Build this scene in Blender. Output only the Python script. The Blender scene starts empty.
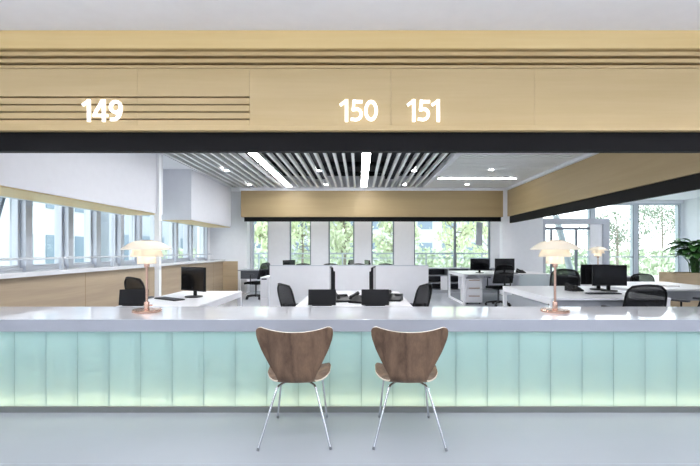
import bpy, math, random
from mathutils import Vector, Matrix, Euler
R = math.radians
rnd = random.Random(7)
scn = bpy.context.scene
COL = scn.collection

# ------------------------------------------------------------------ materials
def lin(h):
    h = h.lstrip('#')
    out = []
    for i in (0, 2, 4):
        v = int(h[i:i+2], 16) / 255
        out.append(v / 12.92 if v <= .04045 else ((v + .055) / 1.055) ** 2.4)
    return (*out, 1)

def base_mat(name):
    m = bpy.data.materials.new(name); m.use_nodes = True
    return m, m.node_tree.nodes, m.node_tree.links, m.node_tree.nodes['Principled BSDF']

def mat(name, col, rough=.5, metal=0., noise=0., scale=8., coat=0., spec=.5, bump=0., stretch=(1, 1, 1)):
    m, N, L, p = base_mat(name)
    c = lin(col)
    p.inputs['Base Color'].default_value = c
    p.inputs['Roughness'].default_value = rough
    p.inputs['Metallic'].default_value = metal
    p.inputs['Coat Weight'].default_value = coat
    p.inputs['Specular IOR Level'].default_value = spec
    tc = N.new('ShaderNodeTexCoord'); mp = N.new('ShaderNodeMapping'); nz = N.new('ShaderNodeTexNoise')
    mp.inputs['Scale'].default_value = stretch
    nz.inputs['Scale'].default_value = scale; nz.inputs['Detail'].default_value = 5
    L.new(tc.outputs['Object'], mp.inputs['Vector']); L.new(mp.outputs[0], nz.inputs['Vector'])
    n = max(noise, .015)
    rp = N.new('ShaderNodeValToRGB')
    rp.color_ramp.elements[0].position = .3; rp.color_ramp.elements[1].position = .7
    rp.color_ramp.elements[0].color = tuple(max(0, v * (1 - n)) for v in c[:3]) + (1,)
    rp.color_ramp.elements[1].color = tuple(min(1, v * (1 + n)) for v in c[:3]) + (1,)
    L.new(nz.outputs['Fac'], rp.inputs['Fac']); L.new(rp.outputs['Color'], p.inputs['Base Color'])
    if bump:
        b = N.new('ShaderNodeBump'); b.inputs['Strength'].default_value = bump; b.inputs['Distance'].default_value = .002
        L.new(nz.outputs['Fac'], b.inputs['Height']); L.new(b.outputs[0], p.inputs['Normal'])
    return m

def emis(name, col, s):
    m, N, L, p = base_mat(name)
    p.inputs['Base Color'].default_value = lin(col)
    p.inputs['Emission Color'].default_value = lin(col)
    p.inputs['Emission Strength'].default_value = s
    return m

def clear_glass(name, tint='#fafcfc', refl=.10):
    m, N, L, p = base_mat(name)
    N.remove(p)
    t = N.new('ShaderNodeBsdfTransparent'); t.inputs['Color'].default_value = lin(tint)
    g = N.new('ShaderNodeBsdfGlossy'); g.inputs['Roughness'].default_value = .03
    lw_ = N.new('ShaderNodeLayerWeight'); lw_.inputs['Blend'].default_value = .5
    pw_ = N.new('ShaderNodeMath'); pw_.operation = 'POWER'; pw_.inputs[1].default_value = 4.
    fr = N.new('ShaderNodeMath'); fr.operation = 'MULTIPLY_ADD'; fr.inputs[1].default_value = .35; fr.inputs[2].default_value = .02
    L.new(lw_.outputs['Facing'], pw_.inputs[0]); L.new(pw_.outputs[0], fr.inputs[0])
    mx = N.new('ShaderNodeMixShader')
    L.new(fr.outputs[0], mx.inputs[0]); L.new(t.outputs[0], mx.inputs[1]); L.new(g.outputs[0], mx.inputs[2])
    L.new(mx.outputs[0], N['Material Output'].inputs['Surface'])
    return m

def frosted(name, col, trans=.55):
    m, N, L, p = base_mat(name)
    N.remove(p)
    c = lin(col)
    d = N.new('ShaderNodeBsdfDiffuse'); d.inputs['Color'].default_value = c
    t = N.new('ShaderNodeBsdfTranslucent'); t.inputs['Color'].default_value = c
    g = N.new('ShaderNodeBsdfGlossy'); g.inputs['Roughness'].default_value = .25
    a = N.new('ShaderNodeMixShader'); a.inputs[0].default_value = trans
    lw_ = N.new('ShaderNodeLayerWeight'); lw_.inputs['Blend'].default_value = .5
    pw_ = N.new('ShaderNodeMath'); pw_.operation = 'POWER'; pw_.inputs[1].default_value = 4.
    fr = N.new('ShaderNodeMath'); fr.operation = 'MULTIPLY_ADD'; fr.inputs[1].default_value = .4; fr.inputs[2].default_value = .03
    L.new(lw_.outputs['Facing'], pw_.inputs[0]); L.new(pw_.outputs[0], fr.inputs[0])
    b = N.new('ShaderNodeMixShader')
    L.new(d.outputs[0], a.inputs[1]); L.new(t.outputs[0], a.inputs[2])
    L.new(fr.outputs[0], b.inputs[0]); L.new(a.outputs[0], b.inputs[1]); L.new(g.outputs[0], b.inputs[2])
    L.new(b.outputs[0], N['Material Output'].inputs['Surface'])
    return m

def wood(name, dark, light, rough=.45, axis='X', freq=14., contrast=(.35, .68), coat=0.):
    """veneer: noise stretched along the grain axis"""
    m, N, L, p = base_mat(name)
    tc = N.new('ShaderNodeTexCoord'); mp = N.new('ShaderNodeMapping')
    mp.inputs['Scale'].default_value = {'X': (.05, 1, 1), 'Y': (1, .05, 1), 'Z': (1, 1, .05)}[axis]
    nz = N.new('ShaderNodeTexNoise'); nz.inputs['Scale'].default_value = freq
    nz.inputs['Detail'].default_value = 7; nz.inputs['Distortion'].default_value = .6
    n2 = N.new('ShaderNodeTexNoise'); n2.inputs['Scale'].default_value = freq * 9; n2.inputs['Detail'].default_value = 2
    mx = N.new('ShaderNodeMath'); mx.operation = 'MULTIPLY_ADD'; mx.inputs[1].default_value = .25
    rp = N.new('ShaderNodeValToRGB')
    rp.color_ramp.elements[0].position = contrast[0]; rp.color_ramp.elements[1].position = contrast[1]
    rp.color_ramp.elements[0].color = lin(dark); rp.color_ramp.elements[1].color = lin(light)
    sb = N.new('ShaderNodeMath'); sb.operation = 'SUBTRACT'; sb.inputs[1].default_value = .125
    L.new(tc.outputs['Object'], mp.inputs['Vector']); L.new(mp.outputs[0], nz.inputs['Vector']); L.new(mp.outputs[0], n2.inputs['Vector'])
    L.new(n2.outputs['Fac'], mx.inputs[0]); L.new(nz.outputs['Fac'], mx.inputs[2]); L.new(mx.outputs[0], sb.inputs[0])
    L.new(sb.outputs[0], rp.inputs['Fac']); L.new(rp.outputs['Color'], p.inputs['Base Color'])
    p.inputs['Roughness'].default_value = rough; p.inputs['Coat Weight'].default_value = coat
    return m

M = dict(
    white=mat('white paint', '#f0f2f6', .6),
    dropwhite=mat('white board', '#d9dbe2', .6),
    ceil=mat('ceiling paint', '#f2f3f7', .8),
    slat=mat('slat aluminium', '#f2f4f3', .45),
    plenum=mat('dark plenum', '#23262c', .9),
    floor=mat('grey resin floor', '#b1b5bc', .24, noise=.03, scale=1.3, spec=.45),
    joint=mat('floor joint', '#aab1ba', .6),
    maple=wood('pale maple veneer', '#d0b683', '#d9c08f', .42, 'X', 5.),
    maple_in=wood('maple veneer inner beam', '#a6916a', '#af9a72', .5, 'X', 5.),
    maple_lit=wood('cornice maple lit from above', '#e9cc8e', '#f1d79d', .42, 'X', 5.),  # lighter veneer: the light from above is put into the cornice colour
    soffit=wood('maple soffit', '#d6bd88', '#dfc794', .5, 'Y', 5.),
    groove=mat('timber groove', '#8a6f47', .6),
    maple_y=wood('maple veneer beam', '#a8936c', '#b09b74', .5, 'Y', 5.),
    oak=wood('pale oak panel', '#aa9781', '#bba98f', .5, 'Y', 6.),
    oak_x=wood('pale oak box', '#bca88a', '#cdb99b', .5, 'X', 6.),
    black=mat('matt black metal', '#0b0b0e', .6, spec=.2),
    blackplastic=mat('black plastic', '#0d0e11', .5, spec=.3),
    mesh=mat('black mesh fabric', '#0b0c0f', .9, spec=.2, noise=.3, scale=300, bump=.4),
    screen=mat('dark screen glass', '#0c0d11', .12),
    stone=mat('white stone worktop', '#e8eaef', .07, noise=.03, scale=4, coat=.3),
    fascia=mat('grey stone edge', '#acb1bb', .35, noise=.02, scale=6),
    kick=mat('brushed steel plinth', '#7c8180', .5, .1),
    alu=mat('grey aluminium frame', '#b9bec8', .4, .3),
    aludark=mat('dark window gasket', '#7b838e', .5),
    alulight=mat('pale aluminium', '#ccd2da', .4, .2),
    chrome=mat('chrome', '#d6d9de', .08, 1.),
    steel=mat('satin steel', '#b9bec4', .3, .8),
    copper=mat('polished copper', '#dcb7a4', .25, 1.),
    walnut=wood('walnut veneer', '#594332', '#8a6e57', .55, 'Z', 16., (.3, .7)),
    plyedge=mat('pale ply edge', '#efe6d6', .5),
    rubber=mat('grey rubber', '#4a4c52', .7),
    desk=mat('white laminate', '#e8e9ed', .3),
    deskleg=mat('white powder coat', '#eeeff3', .45),
    greyedge=mat('grey laminate', '#9b9fa6', .5),
    darkgrey=mat('dark grey laminate', '#4b4e55', .5),
    handle=mat('copper tinted pull', '#b99f92', .4, .5),
    cap=mat('grey glide', '#85888e', .5),
    paper=mat('white paper', '#f1f1f1', .8),
    glass=clear_glass('window glass'),
    leaf=mat('deep green leaf', '#3c6b34', .4, noise=.35, scale=3),
    leaf2=mat('washed out tree foliage', '#d0d8b8', .7, noise=.25, scale=1.5),  # outdoor greens paled, as if washed out by bright daylight
    leaf3=mat('washed out pale foliage', '#d6deb8', .7, noise=.2, scale=1.5),  # yellower green, with the same daylight paling in its colour
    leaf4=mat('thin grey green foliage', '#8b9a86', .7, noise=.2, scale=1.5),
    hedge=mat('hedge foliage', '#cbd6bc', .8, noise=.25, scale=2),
    bark=mat('bark', '#8a8177', .8, noise=.3, scale=10),
    soil=mat('dark soil', '#3a2f26', .9, noise=.4, scale=30, bump=.6),
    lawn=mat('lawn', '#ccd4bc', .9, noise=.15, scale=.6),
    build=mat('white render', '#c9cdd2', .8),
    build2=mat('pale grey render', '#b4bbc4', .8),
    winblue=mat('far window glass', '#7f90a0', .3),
    shade=frosted('opal lamp shade', '#fdf9ef', .55),
    shade_top=frosted('opal shade cap', '#faeed8', .35),
    uglass=frosted('green tinted channel glass', '#c8e0e1', .62),
    back=mat('white cavity board', '#e6f0f0', .7),
    seal=mat('grey green seal', '#8fb3b0', .7),
    scr=frosted('frosted desk screen', '#dfeaee', .25),
    E_strip=emis('led strip', '#fdfdff', 29.),
    E_down=emis('downlight lens', '#ffffff', 40.),
    E_num=emis('number face', '#ffffff', .85),
    E_led=emis('warm counter led', '#ffd2ab', 14.),
    E_led2=emis('added counter fill led', '#eefaff', 1.5),
    E_lobby=emis('added lobby fill diffuser', '#fcfcff', 5.1),
    E_bulb=emis('warm bulb', '#fff3e2', 13.),
)

# ------------------------------------------------------------------ mesh builder
class MB:
    def __init__(s):
        s.v = []; s.f = []; s.mi = []
    def add(s, vs, fs, mi=0):
        o = len(s.v)
        s.v += [tuple(v) for v in vs]
        s.f += [tuple(i + o for i in f) for f in fs]
        s.mi += [mi] * len(fs)
        return s
    def box(s, x0, x1, y0, y1, z0, z1, mi=0, mx=None):
        vs = [Vector((x, y, z)) for z in (z0, z1) for y in (y0, y1) for x in (x0, x1)]
        if mx is not None: vs = [mx @ v for v in vs]
        return s.add(vs, [(0, 2, 3, 1), (4, 5, 7, 6), (0, 1, 5, 4), (2, 6, 7, 3), (0, 4, 6, 2), (1, 3, 7, 5)], mi)
    def tube(s, pts, r, seg=10, mi=0, cap=True):
        pts = [Vector(p) for p in pts]
        rs = r if isinstance(r, (list, tuple)) else [r] * len(pts)
        rings = []; up = None
        for i, p in enumerate(pts):
            t = ((pts[min(i + 1, len(pts) - 1)] - p).normalized() + (p - pts[max(i - 1, 0)]).normalized())
            t = t.normalized() if t.length > 1e-6 else Vector((0, 0, 1))
            if up is None:
                up = Vector((0, 0, 1)) if abs(t.z) < .9 else Vector((1, 0, 0))
            a = t.cross(up).normalized(); b = a.cross(t).normalized(); up = b
            rings.append([p + (a * math.cos(2 * math.pi * k / seg) + b * math.sin(2 * math.pi * k / seg)) * rs[i] for k in range(seg)])
        vs = [v for ring in rings for v in ring]
        fs = [(i * seg + k, i * seg + (k + 1) % seg, (i + 1) * seg + (k + 1) % seg, (i + 1) * seg + k)
              for i in range(len(pts) - 1) for k in range(seg)]
        if cap:
            fs += [tuple(range(seg))[::-1], tuple((len(pts) - 1) * seg + k for k in range(seg))]
        return s.add(vs, fs, mi)
    def lathe(s, prof, c=(0, 0, 0), seg=32, mi=0, mx=None):
        vs = []
        for r, z in prof:
            for k in range(seg):
                a = 2 * math.pi * k / seg
                v = Vector((c[0] + r * math.cos(a), c[1] + r * math.sin(a), c[2] + z))
                vs.append(mx @ v if mx is not None else v)
        n = len(prof)
        fs = [(i * seg + k, i * seg + (k + 1) % seg, (i + 1) * seg + (k + 1) % seg, (i + 1) * seg + k)
              for i in range(n - 1) for k in range(seg)]
        if prof[0][0] > 1e-5: fs.append(tuple(range(seg))[::-1])
        if prof[-1][0] > 1e-5: fs.append(tuple((n - 1) * seg + k for k in range(seg)))
        return s.add(vs, fs, mi)
    def shell(s, prof, c=(0, 0, 0), seg=40, mi=0):
        """closed lathe profile (a ring cross-section)"""
        vs = []
        for r, z in prof:
            for k in range(seg):
                a = 2 * math.pi * k / seg
                vs.append((c[0] + r * math.cos(a), c[1] + r * math.sin(a), c[2] + z))
        n = len(prof)
        fs = [(i * seg + k, i * seg + (k + 1) % seg, ((i + 1) % n) * seg + (k + 1) % seg, ((i + 1) % n) * seg + k)
              for i in range(n) for k in range(seg)]
        return s.add(vs, fs, mi)
    def build(s, name, m, parent=None, smooth=False, bevel=0., ang=35):
        me = bpy.data.meshes.new(name)
        me.from_pydata(s.v, [], s.f)
        for x in (m if isinstance(m, (list, tuple)) else [m]): me.materials.append(x)
        me.polygons.foreach_set('material_index', s.mi)
        me.update()
        o = bpy.data.objects.new(name, me); COL.objects.link(o)
        if parent is not None: o.parent = parent
        if smooth:
            me.shade_smooth(); me.set_sharp_from_angle(angle=R(ang))
        if bevel:
            b = o.modifiers.new('Bevel', 'BEVEL'); b.width = bevel; b.segments = 2; b.limit_method = 'ANGLE'
        return o

def empty(name, loc=(0, 0, 0), rz=0.):
    o = bpy.data.objects.new(name, None); COL.objects.link(o)
    o.location = loc; o.rotation_euler = (0, 0, rz); o.empty_display_size = .1
    return o
def tag(o, label, cat, group=None):
    o['label'] = label; o['category'] = cat
    if group: o['group'] = group
    return o
def thing(name, label, cat, loc=(0, 0, 0), rz=0., group=None):
    return tag(empty(name, loc, rz), label, cat, group)
def struct(o):
    o['kind'] = 'structure'; return o
def kids(o): return [c for c in bpy.data.objects if c.parent == o]
def dup(o, parent=None):
    c = o.copy(); COL.objects.link(c)
    if parent is not None: c.parent = parent
    for ch in kids(o): dup(ch, c)
    return c
def place(proto, used, loc, rz, label, cat, group=None):
    o = proto if not used else dup(proto)
    o.location = loc; o.rotation_euler = (0, 0, rz)
    return tag(o, label, cat, group)
def bx(x0, x1, y0, y1, z0, z1): return MB().box(x0, x1, y0, y1, z0, z1)

# ------------------------------------------------------------------ layout constants (metres, camera eye at x=0 y=0 z=1.3)
CZ = 3.12            # office ceiling
LZ = 3.13            # lobby ceiling
WX = -4.60           # plane of the left window wall
BY = 13.9            # plane of the back window wall
RY = 15.5            # plane of the bay windows on the right
RX = 11.7            # right wall

# ------------------------------------------------------------------ shell
fl = MB().box(WX - .3, RX + .2, -4.2, RY + .3, -.12, 0).build('floor', M['floor']); struct(fl)
jb = MB()
for y in (-2.6, -.2, 2.62):
    jb.box(WX, RX, y - .003, y + .003, 0, .0008)
jb.build('floor_joint', M['joint'], fl)

ce = MB().box(WX - .3, RX + .2, -4.2, 3.7, LZ, LZ + .15).build('ceiling', M['ceil']); struct(ce)
# office ceiling: flat margins, slatted fields with dark plenum above
SX0, SX1, SY0, SY1 = -3.72, 1.83, 4.2, 12.42
oc = MB()
oc.box(WX - .3, SX0, 3.7, RY + .3, CZ, CZ + .5)
oc.box(SX0, 4.35, SY1, RY + .3, CZ, CZ + .5)
oc.box(SX0, 4.35, 3.7, SY0, CZ, CZ + .5)
oc.box(SX1, SX1 + .1, SY0, SY1, CZ - .01, CZ + .12)
oc.box(4.25, RX + .2, 3.7, RY + .3, CZ, CZ + .5)
oc = struct(oc.build('ceiling', M['ceil']))
MB().box(SX0, 4.3, SY0, SY1, CZ + .42, CZ + .5).build('plenum_soffit', M['plenum'], oc)
pl = MB()
for y in (6.2, 8.8, 10.6, 11.9): pl.tube([(SX0, y, CZ + .3), (4.25, y, CZ + .3)], .06, 12)
for x in (-1.1, .9): pl.box(x - .15, x + .15, SY0, SY1, CZ + .24, CZ + .4)
pl.build('plenum_duct', M['plenum'], oc)
STRIPX = (-1.98, .14)
sb = MB()
n = 0
x = SX0 + .06
while x < SX1 - .03:
    if all(abs(x - q) > .115 for q in STRIPX):
        sb.box(x - .027, x + .027, SY0, SY1, CZ - .0, CZ + .075)
    x += .177
sb.build('slat_field', M['slat'], oc)
sb = MB()
y = SY0 + .08
while y < SY1 - .03:
    sb.box(SX1 + .1, 4.25, y - .052, y + .052, CZ, CZ + .06)
    y += .165
sb.build('cross_slat_field', M['slat'], oc)

# walls
struct(MB().box(WX - .3, RX + .2, -4.2, -4.0, 0, LZ).build('wall_rear', M['white']))
struct(MB().box(WX - .25, WX, -4.0, 4.6, 0, CZ + .04).build('wall_left', M['white']))
struct(MB().box(RX, RX + .2, -4.0, RY + .3, 0, CZ + .04).build('wall_right', M['white']))
struct(MB().box(5.6, RX, 3.66, 3.86, 0, LZ).build('wall_partition', M['white']))

# left window wall: low panel, sill, head, pier at far end
lw = MB()
lw.box(WX - .25, WX, 4.6, 12.9, 2.3, CZ)
lw.box(WX - .25, WX, 4.6, 12.9, 0, .9)
lw.box(WX - .25, WX, 12.9, BY, 0, CZ)
lw = struct(lw.build('wall_left', M['white']))
pn = struct(MB().box(WX, -4.2, 4.6, BY - .62, 0, .97).build('wall_left', M['oak']))
dv = MB()
for y in (6.6, 8.6, 10.6, 12.4): dv.box(-4.2, -4.1985, y - .003, y + .003, .02, .96)
dv.build('panel_joint', M['groove'], pn)
struct(MB().box(WX - .1, -4.12, 4.6, BY - .62, .97, 1.03).build('trim_1', M['stone'], bevel=.006))
# white return wall at the far left corner
rw = struct(MB().box(WX, -3.46, BY - .62, BY - .3, 0, CZ).build('wall_left', M['white']))
MB().box(WX, -3.74, BY - .635, BY - .62, 0, .97).build('return_panel', M['oak_x'], rw)

# left windows
MUL = [4.62, 5.15, 5.92, 6.78, 7.5, 8.25, 8.95, 9.85, 10.75, 11.7, 12.88]
for i in range(len(MUL) - 1):
    y0, y1 = MUL[i], MUL[i + 1]
    w = MB()
    w.box(WX - .16, WX + .06, y0 - .06, y0 + .06, 1.03, 2.3)
    if i == len(MUL) - 2: w.box(WX - .16, WX + .06, y1 - .06, y1 + .02, 1.03, 2.3)
    w.box(WX - .12, WX + .02, y0 + .06, y1 - .06, 1.03, 1.065)
    w.box(WX - .12, WX + .02, y0 + .06, y1 - .06, 2.2, 2.3)
    w = struct(w.build('window_%d' % (i + 1), M['alu']))
    f = MB()
    f.box(WX - .10, WX - .02, y0 + .06, y0 + .10, 1.065, 2.2)
    f.box(WX - .10, WX - .02, y1 - .10, y1 - .06, 1.065, 2.2)
    f.box(WX - .10, WX - .02, y0 + .1, y1 - .1, 1.065, 1.10)
    f.box(WX - .10, WX - .02, y0 + .1, y1 - .1, 2.165, 2.2)
    f.build('sash', M['alulight' if i % 2 else 'alu'], w)
    g = MB(); g.box(WX - .075, WX - .06, y0 + .1, y1 - .1, 1.10, 2.165)
    g.build('pane', M['glass'], w)
    if i == 1:       # opened vent sash, hinged at the head and pushed out at the foot
        v = MB(); mx = Matrix.Translation((WX - .13, 0, 2.16)) @ Matrix.Rotation(R(16), 4, 'Y')
        a, b = y0 + .12, y1 - .12
        v.box(-.03, .01, a, a + .05, -1.0, 0, mx=mx); v.box(-.03, .01, b - .05, b, -1.0, 0, mx=mx)
        v.box(-.03, .01, a, b, -.05, 0, mx=mx); v.box(-.03, .01, a, b, -1.0, -.95, mx=mx)
        v.tube([(WX - .06, a + .03, 1.5), (WX - .32, a + .03, 1.38)], .008, 8)
        v.build('vent_sash', M['aludark'], w)
# drop boxes above the windows
def drop(y0, y1):
    b = struct(MB().box(WX, -3.75, y0, y1, 1.985, CZ).build('trim_2', M['dropwhite']))
    MB().box(WX + .2, -3.77, y0 + .02, y1 - .02, 1.972, 1.985).build('timber_soffit', M['soffit'], b)
drop(3.9, 8.22); drop(9.62, 12.6)
struct(MB().box(-3.785, -3.70, 7.96, 8.05, 0, CZ).build('column', M['white']))

# handrail along the left windows
hr = thing('handrail', 'slim pale handrail on short posts along the left windows', 'handrail', (0, 0, 0))
MB().tube([(-4.36, 4.7, 1.19), (-4.36, 12.7, 1.19)], .016, 10).build('rail', M['alulight'], hr, smooth=True)
y = 5.0
while y < 12.7:
    MB().box(-4.385, -4.335, y - .012, y + .012, 1.03, 1.19).build('post', M['alulight'], hr)
    y += 1.3

# ------------------------------------------------------------------ back wall
WIN = [(-3.46, -2.93), (-2.25, -1.55), (-.99, -.15), (.40, 1.14), (1.78, 4.26)]
bw = MB()
xs = [-3.46 - 1.2] + [v for w in WIN for v in w] + [5.75]
for i in range(0, len(xs), 2):
    bw.box(xs[i], xs[i + 1], BY, BY + .3, 0, CZ)
for a, b in WIN:
    bw.box(a, b, BY, BY + .3, 0, .62); bw.box(a, b, BY, BY + .3, 2.75, CZ)
bw = struct(bw.build('wall_back', M['white']))
k = len(MUL)
for i, (a, b) in enumerate(WIN):
    w = MB()
    w.box(a, a + .04, BY + .06, BY + .16, .62, 2.75); w.box(b - .04, b, BY + .06, BY + .16, .62, 2.75)
    w.box(a, b, BY + .06, BY + .16, .62, .67); w.box(a, b, BY + .06, BY + .16, 2.7, 2.75)
    if i == 4: w.box(3.09, 3.15, BY + .05, BY + .16, .67, 2.7)
    w = struct(w.build('window_%d' % (k + i), M['aludark'] if i else M['alu']))
    g = MB()
    for p0, p1 in ([(a + .04, b - .04)] if i < 4 else [(a + .04, 3.09), (3.15, b - .04)]):
        g.box(p0, p1, BY + .10, BY + .112, .67, 2.7)
    g.build('pane', M['glass'], w)
    s = MB().box(a - .02, b + .02, BY - .03, BY + .06, .60, .64).build('window_sill', M['stone'], w)
    if i == 4:
        v = MB(); mx = Matrix.Translation((3.95, BY + .2, 2.2)) @ Matrix.Rotation(R(8), 4, 'Y') @ Matrix.Rotation(R(-22), 4, 'X')
        v.box(-.1, .1, -.02, .02, -.8, .02, mx=mx); v.build('vent_sash', M['alu'], w)

# outdoor balcony railing behind the back wall
rl = thing('balcony_railing', 'grey metal railing outside behind the back windows', 'railing', (0, 0, 0))
MB().box(-4.6, 5.5, 15.1, 15.16, 1.17, 1.22).build('top_rail', M['alu'], rl)
MB().box(-4.6, 5.5, 15.11, 15.15, 1.02, 1.05).build('lower_rail', M['alu'], rl)
for i in range(11):
    x = -4.5 + i * .98
    MB().box(x - .02, x + .02, 15.1, 15.16, -.3, 1.17).build('post', M['alu'], rl)

# back bulkhead with black rail
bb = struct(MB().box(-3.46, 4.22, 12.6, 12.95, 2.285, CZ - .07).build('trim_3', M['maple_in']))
MB().box(-3.5, 4.26, 12.58, 12.97, CZ - .07, CZ).build('cornice', M['white'], bb)
MB().box(-3.38, 4.18, 12.66, 12.72, 2.155, 2.285).build('black_rail', M['black'], bb)
# right bulkhead
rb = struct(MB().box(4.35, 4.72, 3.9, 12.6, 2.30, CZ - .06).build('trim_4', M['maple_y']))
MB().box(4.28, 4.75, 3.9, 12.6, CZ - .06, CZ).build('cornice', M['white'], rb)
MB().box(4.40, 4.46, 3.9, 12.56, 2.10, 2.30).build('black_rail', M['black'], rb)
struct(MB().box(4.22, 4.48, 12.6, 12.9, 0, CZ).build('column', M['white']))

# right bay
struct(MB().box(5.75, 5.95, BY, RY, 0, CZ).build('wall_bay', M['white']))
BAYX = [5.95, 8.42, 9.98, 11.62]
k += len(WIN)
for i in range(3):
    a, b = BAYX[i], BAYX[i + 1]
    w = MB()
    w.box(a - (.0 if i == 0 else .0845), a + .085, RY, RY + .2, 0, 3.0); w.box(b - .085, b - .0005, RY, RY + .2, 0, 3.0) if i == 2 else None
    w.box(a + .085, b - .085, RY + .02, RY + .14, 0, .12); w.box(a + .085, b - .085, RY + .02, RY + .14, 2.94, 3.0)
    w.box(a + .085, b - .085, RY + .04, RY + .12, 1.05, 1.09)
    w = struct(w.build('window_%d' % (k + i), M['alulight']))
    gk = MB()
    gk.box(a + .085, a + .10, RY - .01, RY + .02, 0, 2.94); gk.box(b - .10, b - .0855, RY - .01, RY + .02, 0, 2.94)
    gk.build('gasket', M['aludark'], w)
    MB().box(a + .085, b - .085, RY + .07, RY + .082, .12, 1.05).build('lower_pane', M['glass'], w)
    MB().box(a + .085, b - .085, RY + .07, RY + .082, 1.09, 2.94).build('pane', M['glass'], w)
struct(MB().box(5.75, RX, RY, RY + .3, 3.0, CZ).build('wall_back', M['white']))
# glazed entrance portal standing in the bay
PX0, PX1, PY = 5.98, 8.16, 14.2
d = MB()
d.box(PX0, PX1, PY - .2, PY, 2.16, 2.34); d.box(PX1 - .2, PX1, PY - .2, PY, 0, 2.16); d.box(PX0, PX0 + .1, PY - .2, PY, 0, 2.16)
d = struct(d.build('door_1', M['alu']))
f = MB()
f.box(PX0 + .1, PX1 - .2, PY - .12, PY - .06, 1.98, 2.06); f.box(PX0 + .3, PX0 + .35, PY - .12, PY - .06, 0, 1.98)
f.box(PX0 + 1.12, PX0 + 1.18, PY - .12, PY - .06, 0, 1.98)
f.build('door_frame', M['aludark'], d)
MB().box(PX0 + .1, PX0 + 1.58, PY - .095, PY - .085, 0, 1.98).build('pane', M['glass'], d)
MB().box(PX1 - .6, PX1 - .2, PY - .14, PY - .05, 0, 2.16).build('side_panel', M['white'], d)
MB().tube([(PX0 + 1.06, PY - .17, .8), (PX0 + 1.06, PY - .17, 1.3)], .014, 8).build('door_handle', M['steel'], d)

# ------------------------------------------------------------------ front bulkhead
BX0, BX1 = WX, RX
bk = struct(MB().box(BX0, BX1, 3.68, 4.05, 2.31, LZ).build('trim_5', M['groove']))
MB().box(BX0, BX1, 3.57, 3.70, 2.98, LZ).build('cornice', M['maple_lit'], bk, bevel=.004)
for z0, z1, yf in ((2.934, 2.968, 3.600), (2.88, 2.913, 3.612), (2.834, 2.860, 3.618)):
    MB().box(BX0, BX1, yf, 3.69, z0, z1).build('moulding', M['maple'], bk, bevel=.003)
seams = [-4.6, -3.05, -1.865, -.922, .269, 1.48, 2.95, 4.1, 5.2, 6.3, 7.5, 8.7, 9.9, 11.7]
for i in range(len(seams) - 1):
    a, b = seams[i] + .0008, seams[i + 1] - .0008
    if b < -.9:
        q = MB()
        q.box(a, b, 3.62, 3.68, 2.598, 2.83)
        for z0, z1 in ((2.534, 2.584), (2.473, 2.521), (2.412, 2.460), (2.348, 2.399)):
            q.box(a, b, 3.62, 3.68, z0, z1)
        q.build('louvre_panel', M['maple'], bk)
    else:
        MB().box(a, b, 3.62, 3.68, 2.348, 2.83).build('fascia_panel', M['maple'], bk)
MB().box(BX0, BX1, 3.60, 3.68, 2.306, 2.348).build('bottom_trim', M['maple'], bk, bevel=.003)
MB().box(BX0, BX1, 3.66, 3.73, 2.145, 2.31).build('black_rail', M['black'], bk)

# illuminated numbers
def stroke(mb, pts, w, y0, y1, closed=False):
    n = len(pts); L_, R_ = [], []
    P = [Vector(p) for p in pts]
    for i in range(n):
        a = P[i - 1] if (i > 0 or closed) else None
        b = P[(i + 1) % n] if (i < n - 1 or closed) else None
        d0 = (P[i] - a).normalized() if a is not None else None
        d1 = (b - P[i]).normalized() if b is not None else None
        if d0 is None: d0 = d1
        if d1 is None: d1 = d0
        n0 = Vector((-d0.y, d0.x)); n1 = Vector((-d1.y, d1.x))
        nn = (n0 + n1).normalized(); k_ = w / 2 / max(.5, nn.dot(n0))
        L_.append(P[i] + nn * k_); R_.append(P[i] - nn * k_)
    vs = []
    for i in range(n):
        for q in (L_[i], R_[i]):
            vs.append((q.x, y0, q.y)); vs.append((q.x, y1, q.y))
    fs = []
    rng = range(n if closed else n - 1)
    for i in rng:
        a = 4 * i; b = 4 * ((i + 1) % n)
        fs += [(a, b, b + 2, a + 2), (a + 1, a + 3, b + 3, b + 1), (a, a + 1, b + 1, b), (a + 2, b + 2, b + 3, a + 3)]
    if not closed:
        e = 4 * (n - 1)
        fs += [(0, 2, 3, 1), (e, e + 1, e + 3, e + 2)]
    mb.add(vs, fs)
def arc(cx, cy, rx, ry, a0, a1, n=24):
    return [(cx + rx * math.cos(R(a0 + (a1 - a0) * i / n)), cy + ry * math.sin(R(a0 + (a1 - a0) * i / n))) for i in range(n + 1)]
def digit(ch, x, h, y0, y1):
    mb = MB(); w = .138 * h
    def S(pts, closed=False, ww=None): stroke(mb, [(x + p[0] * h, p[1] * h) for p in pts], ww or w, y0, y1, closed)
    if ch == '1':
        S([(.33, 0), (.33, 1.0)]); S([(.04, .74), (.30, .93)], ww=w * .85); return mb, .50 * h
    if ch == '4':
        S([(.50, 0), (.50, 1.0)]); S([(.44, .97), (.08, .34)], ww=w * .8); S([(.0, .28), (.68, .28)], ww=w * .85); return mb, .71 * h
    if ch == '9':
        S(arc(.33, .66, .225, .24, 0, 360, 32)[:-1], True)
        S([(.555, .66)] + arc(.20, .60, .355, .51, 0, -75, 14) + [(.08, .10)]); return mb, .70 * h
    if ch == '0':
        S(arc(.33, .5, .235, .40, 0, 360, 40)[:-1], True); return mb, .68 * h
    if ch == '5':
        S([(.55, .905), (.14, .905)], ww=w * .9); S([(.165, .98), (.13, .50)], ww=w * .85)
        S([(.08, .53)] + arc(.24, .34, .25, .245, 75, -90, 18) + [(.02, .12)], ww=w * .92); return mb, .60 * h
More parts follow.
